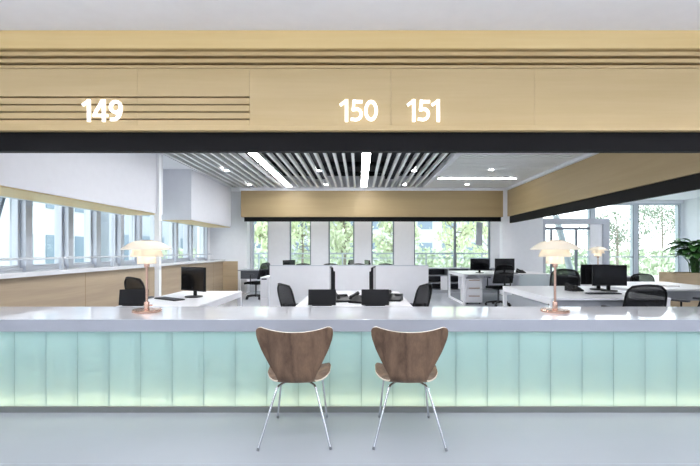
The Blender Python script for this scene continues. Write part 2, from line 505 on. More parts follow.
for txt, cx, on in (('149', -2.152, 'glowing white number 149 on the ribbed timber fascia'),
                    ('150', .0, 'glowing white number 150 on the plain timber fascia'),
                    ('151', .548, 'glowing white number 151 right of number 150')):
    h = .187
    tot = sum({'1': .5, '4': .71, '9': .70, '0': .68, '5': .60}[c] for c in txt) * h
    t = thing('illuminated_number', on, 'number sign', (cx, 3.62, 2.381))
    x = -tot / 2
    for c in txt:
        mb, adv = digit(c, x, h, -.015, .0)
        mb.build('digit', M['E_num'], t); x += adv

# ------------------------------------------------------------------ reception counter
CX0, CX1 = -4.58, 5.58
ct = thing('reception_counter', 'long white reception counter with glowing green glass front', 'counter', (0, 3.43, 0))
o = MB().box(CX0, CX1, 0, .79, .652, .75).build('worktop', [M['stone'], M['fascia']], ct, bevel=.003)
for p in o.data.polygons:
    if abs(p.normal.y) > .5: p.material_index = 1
MB().box(CX0, CX1, .018, .74, 0, .046).build('plinth', M['kick'], ct)
MB().box(CX0, CX1, .30, .33, .045, .652).build('back_board', M['back'], ct)
MB().box(CX0, CX1, .72, .74, .045, .652).build('rear_panel', M['white'], ct)
MB().box(CX0, CX1, .075, .12, .045, .06).build('light_strip', M['E_led'], ct)
MB().box(CX0, CX1, .10, .20, .632, .650).build('added_upper_strip', M['E_led2'], ct)  # extra strip added in the cavity to tint the upper glass
px = -2.856 - .2654 * 6
pw = .2537
xx = -2.772 - pw * 7
while xx < CX1 - .02:
    a, b = max(xx, CX0) + .0015, min(xx + pw, CX1) - .0015
    if b - a > .03:
        g = MB(); g.box(a, b, .030, .037, .047, .650)
        g.box(b - .036, b - .034, .037, .041, .047, .650)
        g.box(b, b + .003, .031, .041, .047, .650, 1)
        g.build('glass_panel', [M['uglass'], M['seal']], ct)
    xx += pw

# ------------------------------------------------------------------ added lobby lamps, out of view, to light ceiling and bulkhead
for i, (y, lb) in enumerate(((2.05, 'added unseen linear lamp lighting the lobby, nearest the timber bulkhead'), (-.4, 'added unseen linear lamp lighting the middle of the lobby'),
                             (-2.2, 'added unseen linear lamp lighting the rear of the lobby'))):
    t = thing('added_lobby_lamp', lb, 'added lamp', (1.5, y, 2.72), 0, 'added lobby lamps')
    f = MB(); f.box(-5.6, 7.2, -.16, -.15, 0, .04); f.box(-5.6, 7.2, .15, .16, 0, .04); f.box(-5.62, -5.6, -.16, .16, 0, .04); f.box(7.2, 7.22, -.16, .16, 0, .04)
    f.build('frame', M['white'], t)
    MB().box(-5.6, 7.2, -.15, .15, .01, .04).build('diffuser', M['E_lobby'], t)
    for q in (-5.0, -1.0, 2.6, 6.6): MB().tube([(q, 0, .04), (q, 0, LZ - 2.72)], .003, 6).build('suspension_cable', M['steel'], t)

# office ceiling lamps
def strip(label, x0, x1, y0, y1):
    t = thing('linear_light', label, 'ceiling light', ((x0 + x1) / 2, (y0 + y1) / 2, CZ - .02), 0, 'linear office lights')
    hx, hy = (x1 - x0) / 2, (y1 - y0) / 2
    MB().box(-hx, hx, -hy, hy, .012, .02 if y1 - y0 < 1 else .09).build('housing', M['slat'], t)
    MB().box(-hx + .008, hx - .008, -hy + .01, hy - .01, 0.004, .012).build('diffuser', M['E_strip'], t)
strip('long bright ceiling strip running back over the left desks', STRIPX[0] - .085, STRIPX[0] + .085, SY0 + .1, SY1 - .22)
strip('long bright ceiling strip running straight back above the middle desks', STRIPX[1] - .085, STRIPX[1] + .085, SY0 + .1, SY1 - .22)
strip('short bright strip set crosswise in the right slatted ceiling', 1.98, 3.95, 10.77, 10.83)
strip('bright ceiling strip beyond the right timber beam', 7.6, 9.6, 11.9, 12.02)
strip('added unseen ceiling strip behind the rear timber beam, brightening the back wall', -3.2, 4.0, 13.3, 13.35)  # added out of view to brighten the piers between the back windows
strip('added unseen ceiling strip brightening the right bay, second from the windows', 5.0, 10.6, 9.0, 9.2)  # added behind the right beam to lift the dim bay
strip('added unseen ceiling strip brightening the right bay, nearest the lobby', 5.6, 9.6, 6.0, 6.12)  # another hidden strip added for light in the bay
dp = thing('downlight', '', 'downlight')
MB().shell([(.075, 0), (.075, .012), (.05, .02), (.05, .006)], seg=24).build('trim_ring', M['white'], dp, smooth=True)
MB().lathe([(.052, .006), (.052, .02)], seg=24).build('lens', M['E_down'], dp)
names = {(-3.0, 9.75): 'round downlight nearer of two at the far left of the slatted ceiling', (-3.0, 11.8): 'round downlight farther of two at the far left of the slatted ceiling',
         (-.9, 9.75): 'round downlight nearer of two between the two long ceiling strips', (-.9, 11.8): 'round downlight farther of two between the two long ceiling strips',
         (1.25, 9.75): 'round downlight nearer of two just right of the middle strip', (1.25, 11.8): 'round downlight farther of two just right of the middle strip',
         (2.97, 9.65): 'round downlight in front of the crosswise ceiling strip', (2.97, 11.8): 'round downlight behind the crosswise ceiling strip'}
for i, ((x, y), lb) in enumerate(names.items()):
    place(dp, i, (x, y, CZ - .02), 0, lb, 'downlight', 'office downlights')

# ------------------------------------------------------------------ plywood shell chairs
def lerp(a, b, t): return a + (b - a) * t
def interp(tab, t):
    for (t0, *a), (t1, *b) in zip(tab, tab[1:]):
        if t <= t1:
            k = (t - t0) / (t1 - t0)
            k = k * k * (3 - 2 * k) if len(a) == 1 else k
            return [lerp(u, v, k) for u, v in zip(a, b)]
    return list(tab[-1][1:])
def catmull(P, t):
    n = len(P) - 1; s = min(max(t, 0), 1) * n; i = min(int(s), n - 1); u = s - i
    p0, p1, p2, p3 = (P[max(i - 1, 0)], P[i], P[i + 1], P[min(i + 2, n)])
    return [.5 * (2 * b + (c - a) * u + (2 * a - 5 * b + 4 * c - d) * u * u + (3 * b - a - 3 * c + d) * u ** 3) for a, b, c, d in zip(p0, p1, p2, p3)]
def make_plychair():
    t = thing('plywood_chair', '', 'chair')
    # side profile from seat front (y+) to back top; local +y is the sitter's front
    prof = [(.43, .378), (.36, .412), (.26, .418), (.15, .406), (.06, .396), (.0, .399), (-.045, .430), (-.075, .497), (-.098, .575), (-.120, .656), (-.140, .724), (-.152, .778)]
    half = [(.0, .115), (.035, .165), (.09, .205), (.18, .226), (.28, .222), (.36, .195), (.43, .155), (.485, .128), (.53, .122), (.60, .136), (.70, .178), (.80, .220), (.88, .243), (.925, .2495), (.955, .250)] + [(.955 + .045 * q, .25 - .036 + .036 * math.sqrt(max(0, 1 - q * q))) for q in (.3, .5, .65, .8, .9, .96, 1.0)]
    nu = 25
    VS = [i / 52 for i in range(50)] + [.952, .965, .974, .982, .988, .992, .995, .998, 1.0]
    nv = len(VS) - 1
    vs = []; fs = []
    for j in range(nv + 1):
        v = VS[j]
        y, z = catmull(prof, v)
        y2, z2 = catmull(prof, min(1, v + .01)); y1, z1 = catmull(prof, max(0, v - .01))
        ty, tz = (y2 - y1), (z2 - z1); l = math.hypot(ty, tz); ty /= l; tz /= l
        ny, nz = tz, -ty           # normal: towards the sitter (up for the seat)
        if nz < 0 and v < .4: ny, nz = -ny, -nz
        if v >= .4 and ny < 0: ny, nz = -ny, -nz
        hw = [lerp(a[1], b[1], (v - a[0]) / (b[0] - a[0])) for a, b in zip(half, half[1:]) if a[0] <= v <= b[0]][0]
        for i in range(nu):
            u = -1 + 2 * i / (nu - 1)
            x = u * hw
            cup = .030 * (abs(x) / .25) ** 2 * (1 if v < .4 else .9)
            # upper edge dips in the middle, seat sides curl down slightly at the tips
            lift = 0
            if v > .80:
                k = (v - .80) / .2
                lift = k * k * (.030 * (abs(u) ** 2.2) - .012)
            if v < .12: cup += -.01 * (1 - v / .12) * (1 - u * u)
            vs.append((x, y + ny * cup + ty * lift, z + nz * cup + tz * lift))
    for j in range(nv):
        for i in range(nu - 1):
            a = j * nu + i
            fs.append((a, a + 1, a + nu + 1, a + nu))
    mb = MB(); mb.add(vs, fs)
    o = mb.build('shell', [M['walnut'], M['plyedge']], t, smooth=True)
    so = o.modifiers.new('Solidify', 'SOLIDIFY'); so.thickness = .011; so.offset = 0
    so.material_offset_rim = 1
    hub = MB(); hub.lathe([(.0, .368), (.075, .368), (.08, .376), (.075, .39), (0, .39)], (0, .17, 0), 24)
    hub.build('hub_cover', M['blackplastic'], t, smooth=True)
    for sx, sy in ((-1, -1), (1, -1), (-1, 1), (1, 1)):
        if sy < 0: pts = [(sx * .03, .14, .378), (sx * .09, .05, .382), (sx * .120, .0, .378), (sx * .134, -.022, .362), (sx * .140, -.032, .338), (sx * .235, -.145, .008)]
        else: pts = [(sx * .03, .20, .378), (sx * .10, .31, .385), (sx * .135, .352, .378), (sx * .15, .368, .36), (sx * .154, .372, .335), (sx * .19, .40, .008)]
        lg = MB().tube(pts, .0078, 12).build('leg', M['chrome'], t, smooth=True)
        e = Vector(pts[-1]); dr = (Vector(pts[-1]) - Vector(pts[-2])).normalized()
        MB().tube([e - dr * .012, e + dr * .006], .0092, 12).build('foot_cap', M['cap'], lg, smooth=True)
    return t
pc = make_plychair()
place(pc, 0, (-.425, 2.935, .002), R(2), 'walnut plywood chair with chrome legs, left of the pair at the counter', 'chair', 'plywood chairs at the counter')
place(pc, 1, (.335, 2.935, .002), R(-2), 'walnut plywood chair with chrome legs, right of the pair at the counter', 'chair', 'plywood chairs at the counter')

# ------------------------------------------------------------------ table lamps
def make_lamp():
    t = thing('table_lamp', '', 'lamp')
    b = MB(); b.lathe([(.0, 0), (.118, 0), (.122, .004), (.122, .018), (.116, .024), (.03, .027), (0, .027)], seg=40)
    b.build('base', M['copper'], t, smooth=True)
    c = MB(); c.lathe([(.022, .027), (.022, .085), (.018, .092), (0, .092)], seg=24)
    c = c.build('collar', M['copper'], t, smooth=True)
    MB().tube([(.02, 0, .06), (.05, 0, .06)], .007, 10).build('switch', M['copper'], c, smooth=True)
    MB().tube([(0, 0, .085), (0, 0, .44)], .0105, 16).build('stem', M['copper'], t, smooth=True)
    s = MB(); s.lathe([(.0, .40), (.022, .40), (.024, .425), (.024, .45), (.034, .456), (.034, .462), (0, .462)], seg=24)
    s.build('socket', M['copper'], t, smooth=True)
    MB().lathe([(0, .462), (.018, .462), (.02, .49), (.03, .52), (.026, .545), (0, .555)], seg=20).build('bulb', M['E_bulb'], t, smooth=True)
    def tier(name, r0, z0, r1, z1, sag, th, m):
        out = []
        for i in range(9):
            k = i / 8
            r = lerp(r0, r1, k); z = lerp(z0, z1, k) + sag * math.sin(math.pi * k * .9)
            out.append((r, z))
        prof = out + [(r - .001, z - th) for r, z in reversed(out)]
        return MB().shell(prof, seg=48).build(name, m, t, smooth=True)
    tier('lower_shade', .079, .436, .074, .505, .002, .004, M['shade'])
    tier('middle_shade', .138, .498, .098, .572, .012, .004, M['shade'])
    tier('upper_shade', .212, .560, .060, .632, .020, .004, M['shade'])
    MB().lathe([(.0, .628), (.062, .628), (.062, .634), (.045, .643), (0, .645)], seg=32).build('cap', M['copper'], t, smooth=True)
    fr = MB()
    for k_ in range(3):
        a = 2 * math.pi * k_ / 3 + .4
        fr.tube([(.03 * math.cos(a), .03 * math.sin(a), .46), (.08 * math.cos(a), .08 * math.sin(a), .515), (.088 * math.cos(a), .088 * math.sin(a), .56), (.06 * math.cos(a), .06 * math.sin(a), .63)], .0025, 6)
    fr.build('shade_carrier', M['copper'], t)
    return t
lp = make_lamp()
place(lp, 0, (-1.90, 3.85, .75), 0, 'copper table lamp with tiered opal shade on the left half of the counter', 'lamp', 'tiered copper table lamps')
place(lp, 1, (1.755, 3.85, .75), R(50), 'copper table lamp with tiered opal shade on the right half of the counter', 'lamp', 'tiered copper table lamps')

# ------------------------------------------------------------------ office furniture
def make_desk(name, label, x0, x1, y0, y1, legs=True, modesty=None, h=.74, inset=.0):
    w, d = x1 - x0, y1 - y0
    t = thing(name, label, 'desk', (x0, y0, 0))
    MB().box(0, w, 0, d, h - .028, h).build('tabletop', M['desk'], t, bevel=.003)
    s = .05
    for lx in (inset, w - s - inset):
        for ly in (.01, d - s - .01):
            MB().box(lx, lx + s, ly, ly + s, 0, h - .028).build('leg', M['deskleg'], t)
        MB().box(lx, lx + s, .06, d - .06, h - .078, h - .029).build('side_rail', M['deskleg'], t)
        MB().box(lx, lx + s, .06, d - .06, .0, .04).build('floor_rail', M['deskleg'], t)
    if modesty == 'mid':
        MB().box(.08, w - .08, d * .5 - .01, d * .5 + .01, .3, h - .03).build('modesty_panel', M['deskleg'], t)
    if modesty == 'front':
        MB().box(.06, w - .06, .06, .08, h - .17, h - .03).build('cable_tray', M['greyedge'], t)
    return t
def make_monitor(w=.48, hh=.285):
    t = thing('monitor', '', 'monitor')     # front towards -y
    MB().lathe([(0, 0), (.10, 0), (.105, .006), (.10, .013), (.02, .016), (0, .016)], seg=28).build('stand_base', M['blackplastic'], t, smooth=True)
    MB().box(-.025, .025, .008, .03, .012, .20).build('stand_neck', M['blackplastic'], t, bevel=.004)
    h = MB(); h.box(-w / 2, w / 2, -.02, .006, .075, .075 + hh)
    h.box(-w / 2 + .06, w / 2 - .06, .006, .03, .10, .075 + hh - .05)
    h = h.build('housing', M['blackplastic'], t, bevel=.003)
    MB().box(-w / 2 + .012, w / 2 - .012, -.0215, -.019, .09, .075 + hh - .012).build('screen', M['screen'], t)
    return t
mon = make_monitor(); mon_used = 0
def put_monitor(x, y, z, rz, label, group='desk monitors'):
    global mon_used
    o = place(mon, mon_used, (x, y, z), rz, label, 'monitor', group); mon_used += 1
    return o
def see_through(m, k_):
    N, L = m.node_tree.nodes, m.node_tree.links
    t = N.new('ShaderNodeBsdfTransparent'); mx = N.new('ShaderNodeMixShader'); mx.inputs[0].default_value = k_
    L.new(N['Principled BSDF'].outputs[0], mx.inputs[1]); L.new(t.outputs[0], mx.inputs[2])
    L.new(mx.outputs[0], N['Material Output'].inputs['Surface'])
    return m
M['netting'] = see_through(mat('open black netting', '#0d0e11', .9, spec=.2, noise=.3, scale=300), .32)
def make_chair():
    t = thing('office_chair', '', 'office chair')      # sitter faces +y
    b = MB(); b.lathe([(0, .06), (.035, .06), (.04, .075), (.035, .11), (0, .11)], seg=20)
    for k_ in range(5):
        a = 2 * math.pi * k_ / 5 + .3
        b.tube([(0, 0, .095), (.15 * math.cos(a), .15 * math.sin(a), .088), (.29 * math.cos(a), .29 * math.sin(a), .066)], [.024, .02, .013], 8)
    b = b.build('base', M['blackplastic'], t, smooth=True)
    for k_ in range(5):
        a = 2 * math.pi * k_ / 5 + .3
        cx, cy = .285 * math.cos(a), .285 * math.sin(a)
        tx, ty = -math.sin(a), math.cos(a)
        c = MB(); c.tube([(cx - tx * .024, cy - ty * .024, .027), (cx - tx * .006, cy - ty * .006, .027)], .027, 14)
        c.tube([(cx + tx * .006, cy + ty * .006, .027), (cx + tx * .024, cy + ty * .024, .027)], .027, 14)
        c.tube([(cx, cy, .027), (cx, cy, .066)], .007, 8)
        c.build('caster', M['blackplastic'], b, smooth=True)
    MB().tube([(0, 0, .10), (0, 0, .40)], [.022, .022], 14).build('gas_lift', M['rubber'], t, smooth=True)
    # seat: rounded slab with waterfall front
    ns, vs, fs = 14, [], []
    for j in range(ns + 1):
        v = j / ns; y = -.23 + .47 * v
        zt = .475 + .012 * math.cos(v * math.pi) - .05 * max(0, v - .8) ** 2 * 25 * .3
        for i in range(ns + 1):
            u = -1 + 2 * i / ns
            hw = .245 * (1 - .12 * abs(v - .5) ** 2 * 4)
            vs.append((u * hw, y, zt - .02 * (1 - abs(u)) * 0 - .02 * max(0, abs(u) - .8) * 3))
    for j in range(ns):
        for i in range(ns):
            a = j * (ns + 1) + i; fs.append((a, a + 1, a + ns + 2, a + ns + 1))
    mb = MB(); mb.add(vs, fs); o = mb.build('seat', M['mesh'], t, smooth=True)
    so = o.modifiers.new('Solidify', 'SOLIDIFY'); so.thickness = .055; so.offset = -1
    MB().box(-.12, .12, -.14, .12, .385, .42).build('tilt_mechanism', M['blackplastic'], t, bevel=.01)
    # backrest: curved mesh panel inside a tubular frame
    def bp(u, v):
        z = .55 + .42 * v
        y = -.255 - .02 * math.sin(v * 2.2) - .09 * v + .045 * u * u
        return Vector((u * (.235 - .02 * v * v) * math.sqrt(1 - .45 * (max(0, v - .75) / .25) ** 2.5), y, z - .02 * u * u * v))
    vs, fs = [], []
    for j in range(11):
        for i in range(11):
            vs.append(bp(-1 + .2 * i, j / 10))
    for j in range(10):
        for i in range(10):
            a = j * 11 + i; fs.append((a, a + 1, a + 12, a + 11))
    mb = MB(); mb.add(vs, fs); o = mb.build('backrest', M['netting'], t, smooth=True)
    so = o.modifiers.new('Solidify', 'SOLIDIFY'); so.thickness = .012; so.offset = 0
    ring = [bp(-1 + .2 * i, 0) for i in range(11)] + [bp(1, .1 * j) for j in range(1, 11)] + [bp(1 - .2 * i, 1) for i in range(1, 11)] + [bp(-1, 1 - .1 * j) for j in range(1, 11)]
    MB().tube(ring, .012, 8, cap=False).build('back_frame', M['blackplastic'], o, smooth=True)
    MB().tube([(0, -.08, .40), (0, -.27, .42), (0, -.315, .50), (0, -.30, .62), (0, -.315, .74)], [.022, .024, .022, .02, .016], 10).build('back_support', M['blackplastic'], t, smooth=True)
    for sx in (-1, 1):
        ar = MB().tube([(sx * .11, -.02, .41), (sx * .27, -.03, .42), (sx * .285, -.03, .48), (sx * .285, -.03, .66)], .014, 10).build('armrest', M['blackplastic'], t, smooth=True)
        MB().box(sx * .285 - .035, sx * .285 + .035, -.14, .10, .655, .685).build('arm_pad', M['rubber'], ar, bevel=.01)
    return t
och = make_chair(); ch_used = 0
def put_chair(x, y, rz, label, group='black office chairs', s=1.):
    global ch_used
    o = place(och, ch_used, (x, y, 0), rz, label, 'office chair', group); o.scale = (s, s, s); ch_used += 1
    return o
def make_display():
    t = thing('desktop_display', '', 'small display')    # leans back; screen faces +y (staff side)
    mx = Matrix.Rotation(R(-8), 4, 'X')
    h = MB(); h.box(-.14, .14, -.01, .012, .006, .165, mx=mx); h.build('housing', M['blackplastic'], t, bevel=.003)
    MB().box(-.13, .13, .012, .0135, .015, .155, mx=mx).build('screen', M['screen'], t)
    MB().box(-.10, .10, -.02, .09, 0, .012).build('foot', M['blackplastic'], t, bevel=.003)
    return t
dsp = make_display()
def make_keyboard():
    t = thing('keyboard', '', 'keyboard')
    MB().box(-.21, .21, -.065, .065, 0, .012).build('case', M['blackplastic'], t, bevel=.003)
    k_ = MB()
    for r in range(5):
        for c in range(15):
            k_.box(-.2 + c * .0267, -.2 + c * .0267 + .022, -.057 + r * .0235, -.057 + r * .0235 + .018, .012, .016)
    k_.build('keys', M['rubber'], t)
    return t
kb = make_keyboard(); kb_used = 0
def put_keyboard(x, y, z, rz, label):
    global kb_used
    place(kb, kb_used, (x, y, z), rz, label, 'keyboard', 'black keyboards'); kb_used += 1
def make_phone():
    t = thing('desk_phone', '', 'telephone')
    b = MB(); b.add([(-.09, -.08, 0), (.09, -.08, 0), (.09, .09, 0), (-.09, .09, 0), (-.09, -.08, .02), (.09, -.08, .02), (.09, .09, .075), (-.09, .09, .075)],
                    [(3, 2, 1, 0), (4, 5, 6, 7), (0, 1, 5, 4), (1, 2, 6, 5), (2, 3, 7, 6), (3, 0, 4, 7)])
    b.build('body', M['blackplastic'], t, bevel=.006)
    MB().tube([(-.06, -.08, .045), (-.06, -.07, .065), (-.06, 0, .08), (-.06, .075, .095), (-.06, .085, .085)], [.018, .02, .014, .02, .018], 10).build('handset', M['blackplastic'], t, smooth=True)
    MB().box(.0, .075, .03, .07, .052, .068).build('display', M['screen'], t)
    return t
ph = make_phone(); ph_used = 0
def put_phone(x, y, z, rz, label):
    global ph_used
    place(ph, ph_used, (x, y, z), rz, label, 'telephone', 'black desk phones'); ph_used += 1

DH = .74
# --- left desk
make_desk('office_desk', 'white desk at the left behind the counter, one monitor on it', -2.44, -1.62, 4.30, 5.95)
put_monitor(-1.99, 5.18, DH, R(-36), 'black monitor turned sideways on the left desk')
put_keyboard(-2.17, 4.92, DH, R(-36), 'black keyboard in front of the sideways monitor on the left desk')
put_chair(-2.60, 5.55, R(-35), 'black office chair at the left desk, behind the left copper lamp')
place(dsp, 0, (-2.29, 4.36, DH), R(4), 'small black display on the left desk by the copper lamp', 'small display', 'small displays behind the counter')
# --- middle island
make_desk('office_desk', 'white desk of the middle island, left half', -.64, -.051, 4.30, 6.02)
make_desk('office_desk', 'white desk of the middle island, right half', -.049, .54, 4.30, 6.02)
place(dsp, 1, (-.375, 4.36, DH), R(0), 'small black display on the left half of the middle island', 'small display', 'small displays behind the counter')
place(dsp, 1, (.165, 4.36, DH), R(0), 'small black display on the right half of the middle island', 'small display', 'small displays behind the counter')
put_monitor(-.33, 5.25, DH, R(-84), 'black monitor seen edge-on on the left half of the middle island')
put_monitor(.17, 5.25, DH, R(84), 'black monitor seen edge-on on the right half of the middle island')
put_phone(-.19, 4.72, DH, R(20), 'black desk phone beside the left small display of the middle island')
put_phone(-.0, 4.62, DH, R(-30), 'black desk phone between the two small displays of the middle island')
put_phone(.39, 4.80, DH, R(-15), 'black desk phone right of the right small display of the middle island')
put_chair(-.60, 5.05, R(-58), 'black office chair pulled up to the left side of the middle island', s=.95)
put_chair(.50, 5.05, R(58), 'black office chair pulled up to the right side of the middle island', s=.95)
pt = thing('desk_partition', 'wide white partition screen standing behind the middle island', 'partition', (-.14, 6.06, 0))
MB().box(-1.12, 1.12, 0, .04, .03, 1.08).build('panel', M['white'], pt, bevel=.003)
for x in (-1.0, 0, 1.0): MB().box(x - .03, x + .03, -.03, .07, 0, .03).build('foot', M['deskleg'], pt)
MB().box(-1.12, 1.12, -.002, .042, 1.08, 1.095).build('top_trim', M['alulight'], pt)
# slim cabinet left of the partition
cb = thing('slim_cabinet', 'slim white cabinet just left of the white partition', 'cabinet', (-1.345, 6.3, 0))
MB().box(-.055, .055, -.2, .3, 0, .92).build('body', M['desk'], cb, bevel=.003)
for z in (.12, .38, .64): MB().box(-.05, .05, -.215, -.2, z, z + .235).build('drawer', M['desk'], cb, bevel=.002)
MB().box(-.035, .035, -.216, -.2, .885, .905).build('vent_slot', M['darkgrey'], cb)
# --- island behind the partition
make_desk('office_desk', 'white desk mostly hidden behind the white partition', -1.75, .75, 8.5, 10.1)
put_monitor(-1.47, 9.0, DH, R(70), 'monitor peeking above the left end of the white partition')
put_monitor(-.17, 9.0, DH, R(80), 'monitor peeking above the middle of the white partition, left of two')
put_monitor(.18, 9.0, DH, R(-80), 'monitor peeking above the middle of the white partition, right of two')
for x, lb in ((-1.38, 'black office chair peeking above the partition near its left end'), (-.70, 'black office chair peeking above the partition left of centre'),
              (-.02, 'black office chair peeking above the middle of the partition'), (.66, 'black office chair peeking above the partition near its right end')):
    put_chair(x, 10.35, R(180), lb)
# --- far left desk against the wall
fd = thing('side_desk', 'low desk with dark front under the far left window', 'desk', (-2.95, 12.75, 0))
MB().box(-.55, .55, -.35, .35, .712, .74).build('tabletop', M['greyedge'], fd, bevel=.003)
MB().box(-.50, .50, -.30, -.27, .48, .712).build('drawer_front', M['darkgrey'], fd)
for x in (-.52, .48):
    for y in (-.33, .29): MB().box(x, x + .04, y, y + .04, 0, .712).build('leg', M['deskleg'], fd)
put_chair(-2.78, 11.6, R(68), 'black office chair at the far left low desk by the window')
# --- low cabinets under the wide back window
lc = thing('low_cabinet', 'long low grey shelving unit under the wide back window', 'cabinet', (3.1, 13.35, 0))
MB().box(-1.15, 1.15, -.3, .3, .735, .765).build('top_board', M['greyedge'], lc)
MB().box(-1.15, 1.15, .27, .29, .08, .735).build('back_panel', M['darkgrey'], lc)
MB().box(-1.12, 1.12, -.27, .28, 0, .08).build('plinth', M['greyedge'], lc)
for x in (-1.15, -.4, .36, 1.12): MB().box(x, x + .03, -.29, .27, .08, .735).build('upright', M['greyedge'], lc)
for z in (.08, .30, .52): MB().box(-1.12, 1.12, -.28, .27, z, z + .02).build('shelf', M['greyedge'], lc)
MB().box(-.62, -.41, -.295, -.275, .1, .52).build('door', M['desk'], lc)
# --- bench at the right rear
make_desk('office_desk', 'white bench desk in front of the wide back window, two monitors on it', 2.49, 4.62, 10.26, 12.0, modesty='mid')
pd = thing('drawer_pedestal', 'white three drawer pedestal under the rear bench desk', 'drawer unit', (2.77, 10.62, 0))
MB().box(-.2, .2, -.27, .27, .045, .62).build('body', M['desk'], pd, bevel=.003)
for z in (.06, .25, .44):
    dr = MB().box(-.195, .195, -.285, -.27, z, z + .172).build('drawer', M['desk'], pd, bevel=.002)
    MB().box(-.13, .13, -.297, -.285, z + .135, z + .155).build('drawer_pull', M['handle'], dr)
for x in (-.15, .15):
    for y in (-.2, .2): MB().tube([(x - .01, y, .0225), (x + .01, y, .0225)], .0225, 12).build('caster', M['blackplastic'], pd)
put_monitor(3.01, 10.72, DH, R(3), 'black monitor on the rear bench desk, left of two')
put_monitor(3.63, 10.72, DH, R(-3), 'black monitor on the rear bench desk, right of two')
put_chair(3.30, 10.18, R(8), 'black office chair at the rear bench desk beside the drawer pedestal')
sc = thing('desk_screen', 'pale blue frosted screen hanging below the rear bench desk edge', 'desk screen', (4.18, 10.235, .46))
MB().box(-.36, .36, -.006, .006, 0, .27).build('panel', M['scr'], sc)
for x in (-.3, .3): MB().box(x - .015, x + .015, -.01, .08, .238, .252).build('clamp', M['steel'], sc)
put_phone(4.05, 10.75, DH, R(10), 'black desk phone at the right end of the rear bench desk')
put_keyboard(3.62, 10.42, DH, 0, 'black keyboard on the rear bench desk')
# --- near right desk
make_desk('office_desk', 'white desk at the right behind the counter, back to back monitors on it', 2.27, 3.68, 5.07, 6.80, modesty='front')
put_monitor(3.45, 5.93, DH, R(2), 'black monitor on the near right desk, in front of its twin')
put_monitor(3.42, 6.16, DH, R(180), 'black monitor on the near right desk, half hidden behind its twin')
put_keyboard(3.15, 5.55, DH, R(3), 'black keyboard on the near right desk')
put_phone(2.98, 5.95, DH, R(10), 'black desk phone on the near right desk left of the monitors')
put_chair(3.17, 5.0, R(-4), 'black office chair with its back to the counter at the near right desk', s=.95)
put_chair(3.45, 7.26, R(150), 'black office chair on the far side of the near right desk')
# --- second right desk
make_desk('office_desk', 'white desk at the right edge in front of the timber planter', 3.95, 5.5, 6.2, 7.75, modesty='front')
put_chair(4.62, 6.0, R(25), 'black office chair tucked at the white desk by the right edge', s=.92)
put_chair(5.42, 8.12, R(160), 'black office chair in front of the left end of the timber planter', s=.87)
pp = MB().box(-.09, .09, -.13, .13, 0, .02).build('paper_stack', M['paper']); pp.location = (4.85, 6.75, DH)
tag(pp, 'white sheets of paper lying on the white desk at the right edge', 'paper')
# --- far sideboard with the third lamp
sd = thing('sideboard', 'dark low sideboard before the entrance portal, small lamp on top', 'sideboard', (5.25, 9.55, 0))
MB().box(-.75, .75, -.3, .3, .06, .715).build('body', M['darkgrey'], sd, bevel=.003)
MB().box(-.77, .77, -.32, .32, .715, .74).build('top_board', M['greyedge'], sd)
for x in (-.742, -.245, .252): MB().box(x, x + .49, -.315, -.3, .07, .70).build('door', M['darkgrey'], sd)
MB().box(-.7, .7, -.25, .25, 0, .06).build('plinth', M['black'], sd)
l3 = place(lp, 1, (5.28, 9.5, .74), R(20), 'small copper lamp with tiered opal shade on the dark sideboard', 'lamp', 'tiered copper table lamps')

# --- planter and plants
pl_ = thing('planter', 'long pale timber planter box at the right edge', 'planter', (7.3, 8.65, 0))
q = MB()
q.box(-1.1, 1.1, -.24, -.21, .03, .86); q.box(-1.1, 1.1, .21, .24, .03, .86); q.box(-1.1, -1.07, -.21, .21, .03, .86); q.box(1.07, 1.1, -.21, .21, .03, .86)
q.build('box', M['oak_x'], pl_, bevel=.004)
MB().box(-1.06, 1.06, -.2, .2, 0, .03).build('plinth', M['darkgrey'], pl_)
MB().box(-1.07, 1.07, -.21, .21, .70, .80).build('soil', M['soil'], pl_)
def make_plant(nl, h, seed):
    r = random.Random(seed)
    t = thing('potted_plant', '', 'plant')
    st = MB(); lf = MB()
    for i in range(nl):
        a = r.uniform(0, 2 * math.pi); L_ = h * r.uniform(.55, 1.); sp = r.uniform(.04, .24)
        p0 = Vector((r.uniform(-.05, .05), r.uniform(-.05, .05), 0))
        dirv = Vector((math.cos(a), math.sin(a), 0))
        p1 = p0 + dirv * sp * .4 + Vector((0, 0, L_ * .6)); p2 = p0 + dirv * sp + Vector((0, 0, L_))
        st.tube([p0, p1, p2], [.008, .006, .004], 6)
        ll = r.uniform(.26, .40); ww = ll * .30
        side = Vector((-math.sin(a), math.cos(a), 0)); rise = r.uniform(.0, .7)
        vs, fs = [], []
        for j in range(7):
            k_ = j / 6
            c = p2 + dirv * ll * k_ + Vector((0, 0, rise * ll * k_ - .45 * ll * k_ * k_))
            w_ = ww * math.sin(math.pi * min(1, k_ * .93 + .05)) ** .8 * (1 - .25 * k_) + .002
            vs += [c - side * w_ + Vector((0, 0, .25 * w_)), c, c + side * w_ + Vector((0, 0, .25 * w_))]
        for j in range(6):
            b_ = 3 * j
            fs += [(b_, b_ + 1, b_ + 4, b_ + 3), (b_ + 1, b_ + 2, b_ + 5, b_ + 4)]
        lf.add(vs, fs)
    st.build('stem', M['leaf'], t, smooth=True)
    lf.build('foliage', M['leaf'], t, smooth=True)
    return t
for i, (x, lb) in enumerate(((6.75, 'broad leaved green plant nearest the left end of the planter'), (7.25, 'broad leaved green plant at the right frame edge of the planter'), (7.85, 'broad leaved green plant near the right end of the planter'))):
    p = make_plant(64, .70, 11 + i)
    p.location = (x, 8.65, .798); tag(p, lb, 'plant', 'plants in the timber planter')

